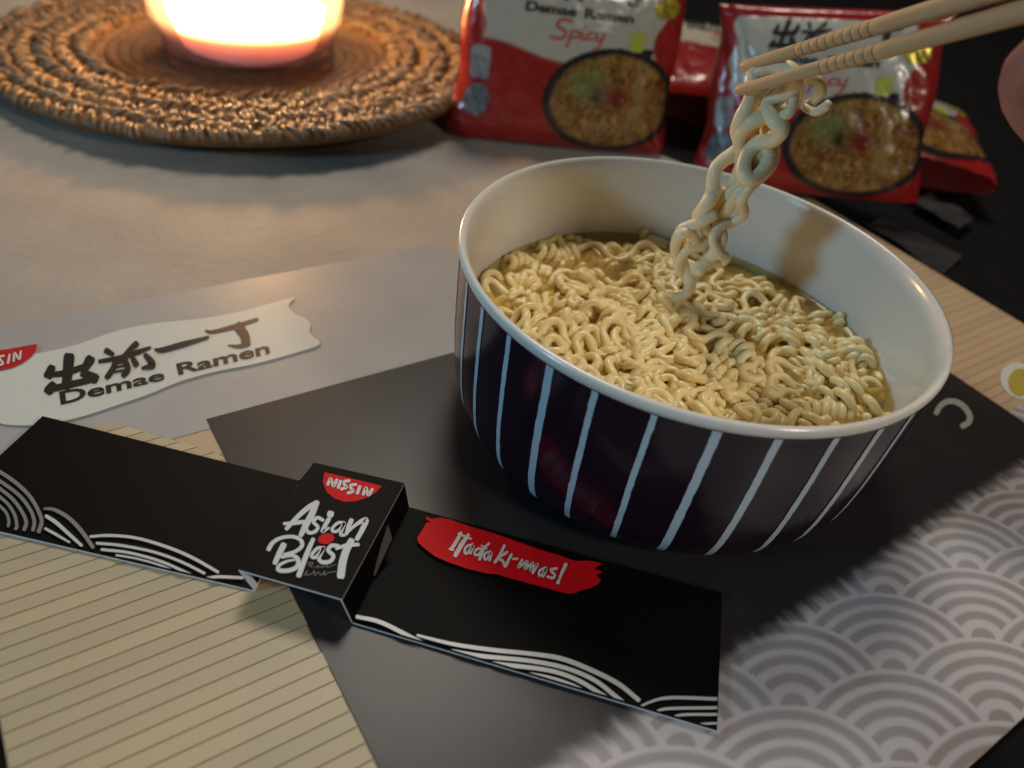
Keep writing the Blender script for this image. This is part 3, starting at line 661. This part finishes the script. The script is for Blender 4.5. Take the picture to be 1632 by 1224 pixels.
def pcol(U, V):
    red = mix([.33, .016, .012], [.22, .009, .008], fbm(U*40, V*40, 3))
    edge = .0575+.004*np.sin(U*62+.6)-.008*sstep(.10, .125, U)
    side = .012+.010*sstep(.066, .050, V)+.002*np.sin(V*300)
    cloud = sstep(-.0012, .0012, V-edge)*sstep(-.001, .001, U-side)*sstep(.001, -.001, U-.127-.004*np.sin(V*160))*sstep(.1055, .1045, V)
    c = mix(red, [.40, .40, .34], cloud)
    seal = (V/H*2-1 > .89)
    c = mix(c, [.30, .012, .015], seal*1.)
    return c, np.ones(U.shape, bool)
def dish(U, V):
    cx, cy, rx, ry = .1010, .0330, .0465, .0320
    d = np.hypot((U-cx)/rx, (V-cy)/ry)
    n = fbm(U*420, V*260, 4); n2 = fbm(U*150+40, V*150, 3)
    c = mix([.30, .10, .02], [.50, .27, .06], sstep(.35, .7, n)); c = mix(c, [.22, .03, .012], sstep(.55, .7, n2)*.8)
    g_ = np.exp(-(((U-.083)/.011)**2+((V-.043)/.009)**2)); c = mix(c, mix([.16, .22, .04], [.45, .44, .16], n), np.clip(g_*1.6, 0, 1))
    dk = np.exp(-(((U-.091)/.005)**2+((V-.036)/.006)**2)); c = mix(c, [.02, .04, .015], np.clip(dk*1.2, 0, 1))
    rd = np.exp(-(((U-.104)/.008)**2+((V-.036)/.007)**2)); c = mix(c, [.30, .02, .012], np.clip(rd*1.2, 0, 1))
    nl = ((np.abs(U-.119-.0012*np.sin(V*400)) < .0045) & (V > .022)); c = mix(c, mix([.42, .24, .06], [.62, .42, .14], fbm(U*700, V*60, 2)), nl*.85)
    st_ = np.abs(np.sin(26*fbm(U*85+7, V*85, 3)+U*160)); c = mix(c*.45, np.array([.50, .33, .09]), .38*sstep(.75, 1, st_)*(1-np.clip(g_+rd, 0, 1))); c = mix(c, [.55, .45, .25], .5*sstep(.74, .80, fbm(U*260+90, V*260, 3))); rim = sstep(.84, .91, d); c = mix(c, [.012, .012, .014], rim)
    up = nl & (V > cy) & (V < .066)
    return c, (d < 1.0) | up
def packet(loc, rz, rx, label, lying=False):
    root = empty('noodle_packet', loc, (rx, 0, rz)); root.scale = (.955,)*3; tag(root, label, 'noodle packet', 'instant noodle packets behind the bowl')
    us, vs2 = np.linspace(0, W, 110), np.linspace(0, H, 150)
    grid('front_film', lambda U, V: psurf(U, V), us, vs2, pcol, M_film, root)
    grid('back_film', lambda U, V: psurf(U, V, 1), us[::2], vs2[::2], lambda U, V: (np.broadcast_to(np.array([.30, .014, .012]), U.shape+(3,)).copy(), np.ones(U.shape, bool)), M_film, root)
    pf, pk = psurf(us, us*0), psurf(us, us*0, 1); m_ = (pf+pk)/2+np.array([0, 0, .0012])
    gv = np.stack([pf, m_, pk], 0).reshape(-1, 3); nn = len(us)
    mk('bottom_fold', gv, [(r*nn+i, r*nn+i+1, (r+1)*nn+i+1, (r+1)*nn+i) for r in (0, 1) for i in range(nn-1)], M_film, root, True, np.broadcast_to(np.array([.10, .006, .006]), gv.shape))
    lift = lambda dy: (lambda U, V: psurf(U, V)+np.array([0, -dy, 0]))
    grid('dish_picture', lift(.0004), np.linspace(.052, .1447, 130), np.linspace(.0015, .068, 110), dish, M_film, root)
    def patch(name, cx, cy, rx_, ry_, mat, lift_=.0005, sq=2):
        grid(name, lift(lift_), np.linspace(cx-rx_, cx+rx_, 26), np.linspace(cy-ry_, cy+ry_, 26),
             lambda U, V: (np.ones(U.shape+(3,)), (np.abs((U-cx)/rx_)**sq+np.abs((V-cy)/ry_)**sq) <= 1.001), mat, root)
    patch('medallion', .0135, .0255, .0085, .0105, M_medal)
    patch('info_panel', .0125, .0475, .0062, .0095, M_panel, .0005, 20)
    patch('spice_mark', .1115, .0690, .0050, .0055, M_lime, .0005, 20)
    patch('foil_mark', .1285, .0885, .0095, .0062, M_gold, .0006)
    def mp(x, y, l=0): return psurf(np.array(x), np.array(y))+np.array([0, -.0006-l, 0])
    def ptext(s, u0, u1, v0, v1, mat, bold, slant=0):
        v, f, sz = textmesh(s, bold); u = u0+(u1-u0)*v[:, 0]/sz[0]; vv = v0+(v1-v0)*v[:, 1]/sz[1]
        P = psurf(u+slant*(vv-v0), vv)+np.array([0, -.0007, 0]); mk('lettering', P, f, mat, root)
    ptext('Demae', .036, .068, .0790, .0845, M_pink, .03); ptext('Ramen', .0735, .106, .0790, .0845, M_pink, .03)
    sp_ = [([(66, 76.5), (60, 77), (57, 73.5), (63, 70.5), (61, 66.5), (54, 67)], 1.5), ([(67, 71.5), (65, 62.5)], 1.3), ([(67, 71), (71, 72), (71, 68.5), (66.5, 68)], 1.2), ([(74, 71.5), (73.5, 68), (76, 68)], 1.2), ([(74.6, 74.2), (74.7, 74.6)], 1.5),
           ([(81, 72), (77.5, 71), (77.5, 68), (81.5, 68.5)], 1.2), ([(83, 72), (83.5, 68.5), (87, 69), (88, 72.5), (86, 65), (82, 62.5)], 1.2)]
    mb = MB()
    for i, (P, wd) in enumerate(sp_):
        V_, f_ = stroke2d(np.array(P)*1.0, wd); mb.add([mp(x/1000, y/1000, i*1e-5) for x, y in V_], f_)
    mb.build('script_lettering', M_ptred, root, False)
    # the four brush characters, from the same strokes as the banner
    mb = MB()
    allst = cjk+[([(1136, 152), (1180, 158), (1320, 124), (1468, 76)], [18, 24, 32, 22]), ([(1345, 122), (1385, 180), (1398, 232)], [66, 62, 58]), ([(1405, 236), (1350, 252), (1282, 246)], [34, 26, 10])]
    k1f = crop(4.08, 50, 490, 0)
    pa, pb_ = k1f(75, 560), k1f(1475, 180); A_ = lambda p: (p@UA, p@VA)
    (a0, b0), (a1, b1) = A_(pa), A_(pb_)
    b0 = min(A_(k1f(160, 548))[1], A_(k1f(1340, 260))[1]); b1 = max(A_(k1f(245, 322))[1], A_(k1f(1470, 72))[1])
    for i, (P, wd) in enumerate(allst):
        V_, f_ = stroke2d(P, wd); q = np.array([A_(k1f(x, y)) for x, y in V_])
        u = .034+(q[:, 0]-a0)/(a1-a0)*.078; vv = .0870+(q[:, 1]-b0)/(b1-b0)*.0165
        mb.add(psurf(u, vv)+np.array([0, -.0007-i*1e-5, 0]), f_)
    mb.build('brush_lettering', M_pink, root, False)
    return root
def copy_packet(src, loc, rot, label):
    r = src.copy(); col.objects.link(r); r.location = loc; r.rotation_euler = rot; r['label'] = label
    for c in list(src.children):
        k = c.copy(); col.objects.link(k); k.parent = r
    return r
p1 = packet((-.001, .484, .0012), R(13), R(-6), 'red and white noodle packet standing upright between the candle and the bowl')
p2 = copy_packet(p1, (.150, .466, .0060), (R(-15), R(-10), R(-11)), 'red and white noodle packet standing behind the lifted noodles')
p2.scale = (.90,)*3
p3 = copy_packet(p1, (.206, .505, .0195), (R(-86), 0, R(-9)), 'red noodle packet lying flat behind the right standing packet, close to the hand')
p4 = copy_packet(p1, (.112, .528, .024), (R(-80), 0, R(4)), 'red noodle packet lying flat in the gap between the two standing packets')

# ------------------------------------------------------------------ leaflets on the dark table at the right
M_leaf = material('grey_leaflet', (.045, .043, .046), .6, .2, (40, .95, (.012, .012, .014)), stretch=(1, 4, 1))
def leaflet(pts, z, label):
    P = [at(x, y, 0) for x, y in pts]; c = np.mean(P, 0)
    a, b, c_, d = P; us = np.linspace(0, 1, 16); U, V = np.meshgrid(us, us)
    Q = (a*(1-U[..., None])+b*U[..., None])*(1-V[..., None])+(d*(1-U[..., None])+c_*U[..., None])*V[..., None]
    Q[..., 2] = z+.0035*fbm(U*3+z*900, V*4, 2)
    top = Q.reshape(-1, 3); n = len(top); v = np.vstack([top, top-np.array([0, 0, .0003])])
    f = []
    for i in range(15):
        for j in range(15):
            q = (i*16+j, i*16+j+1, (i+1)*16+j+1, (i+1)*16+j); f += [q, tuple(n+k for k in q[::-1])]
    o = mk('leaflet', v, f, M_leaf, None, True); tag(o, label, 'leaflet', 'leaflets on the dark table')
leaflet([(1375, 362), (1405, 350), (1530, 415), (1500, 440)], .0006, 'grey paper leaflet on the black table right of the bowl rim')
leaflet([(1445, 335), (1475, 322), (1545, 362), (1520, 380)], .0050, 'smaller grey leaflet under the right end of the noodle packets')

# ------------------------------------------------------------------ person: hand holding the chopsticks, black sleeve
M_skin = material('skin', (.44, .17, .13), .5, .4, (90, .4, (.38, .12, .09)), (420, .5, .0012), sss=(.15, (.008, .003, .0015)))
M_sleeve = material('black_knit', (.006, .006, .007), .9, .2, (300, .5, (.012, .012, .013)), (600, .6, .001))
M_nail = material('fingernail', (.52, .28, .24), .25, .5)
lo_tail = lambda s: np.array(lo_t)+d2*s
up_tail = lambda s: np.array(up_t)+d1*s
camr, camu, camf = RT, UP, fw
hb_ = (lo_tail(.134)+up_tail(.134))/2            # where the fingers meet the sticks
def off(p, r=0, u=0, f=0): return np.array(p)+camr*r+camu*u+camf*f
palm = off(hb_, .046, -.024, .012)
wrist = off(palm, .055, -.045, .012)
elbow = off(wrist, .13, -.16, .05)
def capsule(mb, pts, rads, k=6):
    C = smoothline(pts, k); n = len(C); r = np.interp(np.linspace(0, 1, n), np.linspace(0, 1, len(rads)), rads)
    v, f = tube(C, r, 14, True); mb.add(v, f)
    for p, rr in ((C[0], r[0]), (C[-1], r[-1])):
        mb.add(*lathe_at(p, rr))
def lathe_at(p, r):
    t = np.linspace(0, np.pi, 9); v, f = lathe(np.c_[r*np.sin(t)+1e-6, r*np.cos(t)], 12); return v+np.array(p), f
hm = MB()
kn = [off(palm, -.012, .030, -.004), off(palm, -.016, .014, -.006), off(palm, -.014, -.004, -.004), off(palm, -.008, -.020, 0)]   # knuckles: index .. little
capsule(hm, [wrist, off(palm, .02, -.012, 0), off(palm, -.006, .012, -.002)], [.024, .028, .021])
capsule(hm, [wrist, off(palm, .02, -.02, 0), off(palm, -.004, -.010, 0)], [.023, .026, .019])
capsule(hm, [elbow, wrist], [.036, .025])
capsule(hm, [kn[0], off(up_tail(.135), .004, .016, -.004), off(up_tail(.112), 0, .0105, -.003), off(up_tail(.098), 0, .0085, -.001)], [.0098, .0090, .0082, .0066])
capsule(hm, [kn[1], off(up_tail(.140), -.002, .004, -.018), off(up_tail(.112), 0, .000, -.0105), off(up_tail(.100), 0, -.002, -.0085)], [.0100, .0092, .0084, .0068])
k_ = off(far(1672, 100, .232), 0, 0, .004)
capsule(hm, [kn[2], off(k_, .016, -.014, .002), k_, off(lo_tail(.120), 0, -.0085, .001)], [.0100, .0092, .0076, .0062])
k2_ = off(far(1715, 175, .235), 0, 0, .004)
capsule(hm, [kn[3], off(k2_, .012, -.010, .002), k2_, off(k2_, .016, .012, .006)], [.0092, .0086, .0078, .0062])
capsule(hm, [off(palm, .018, .020, .010), off(up_tail(.160), .006, .012, .016), off(up_tail(.138), .002, .006, .0125), off(up_tail(.124), 0, .003, .0105)], [.0130, .0112, .0098, .0078])
body = hm.build('hand', M_skin, None, True)
rm = body.modifiers.new('r', 'REMESH'); rm.mode = 'VOXEL'; rm.voxel_size = .0013
sm_ = body.modifiers.new('s', 'SMOOTH'); sm_.factor = .5; sm_.iterations = 5
dg = bpy.context.evaluated_depsgraph_get(); me = bpy.data.meshes.new_from_object(body.evaluated_get(dg))
body.modifiers.clear(); body.data = me; me.name = 'hand'
me.polygons.foreach_set('use_smooth', np.ones(len(me.polygons), dtype=bool))
if not me.materials: me.materials.append(M_skin)
per = tag(empty('person', tuple(elbow)), 'person in a black sleeve whose hand holds the chopsticks over the bowl', 'person')
body.name = 'body'; child(body, per)
C = smoothline([off(wrist, .008, -.009, .003), off(wrist, .05, -.06, .018), elbow], 8); n = len(C)
r_ = np.interp(np.linspace(0, 1, n), [0, .06, .5, 1], [.031, .033, .040, .048])+.0008*np.sin(np.arange(n)*2.1)
child(mk('sleeve', *tube(C, r_, 28), M_sleeve, None, True), per)
for tipp, frm in ((off(up_tail(.100), 0, .0150, -.003), None), (off(up_tail(.101), 0, -.002, -.0150), None), (off(up_tail(.126), 0, .004, .0178), None)):
    v, f = lathe_at((0, 0, 0), .0048); v = v*np.array([1.25, .9, .35])
    m3 = np.array([d2, np.cross(camf, d2), camf]); child(mk('fingernail', v@m3+tipp, f, M_nail, None, True), per)
scene.cycles.use_denoising = True
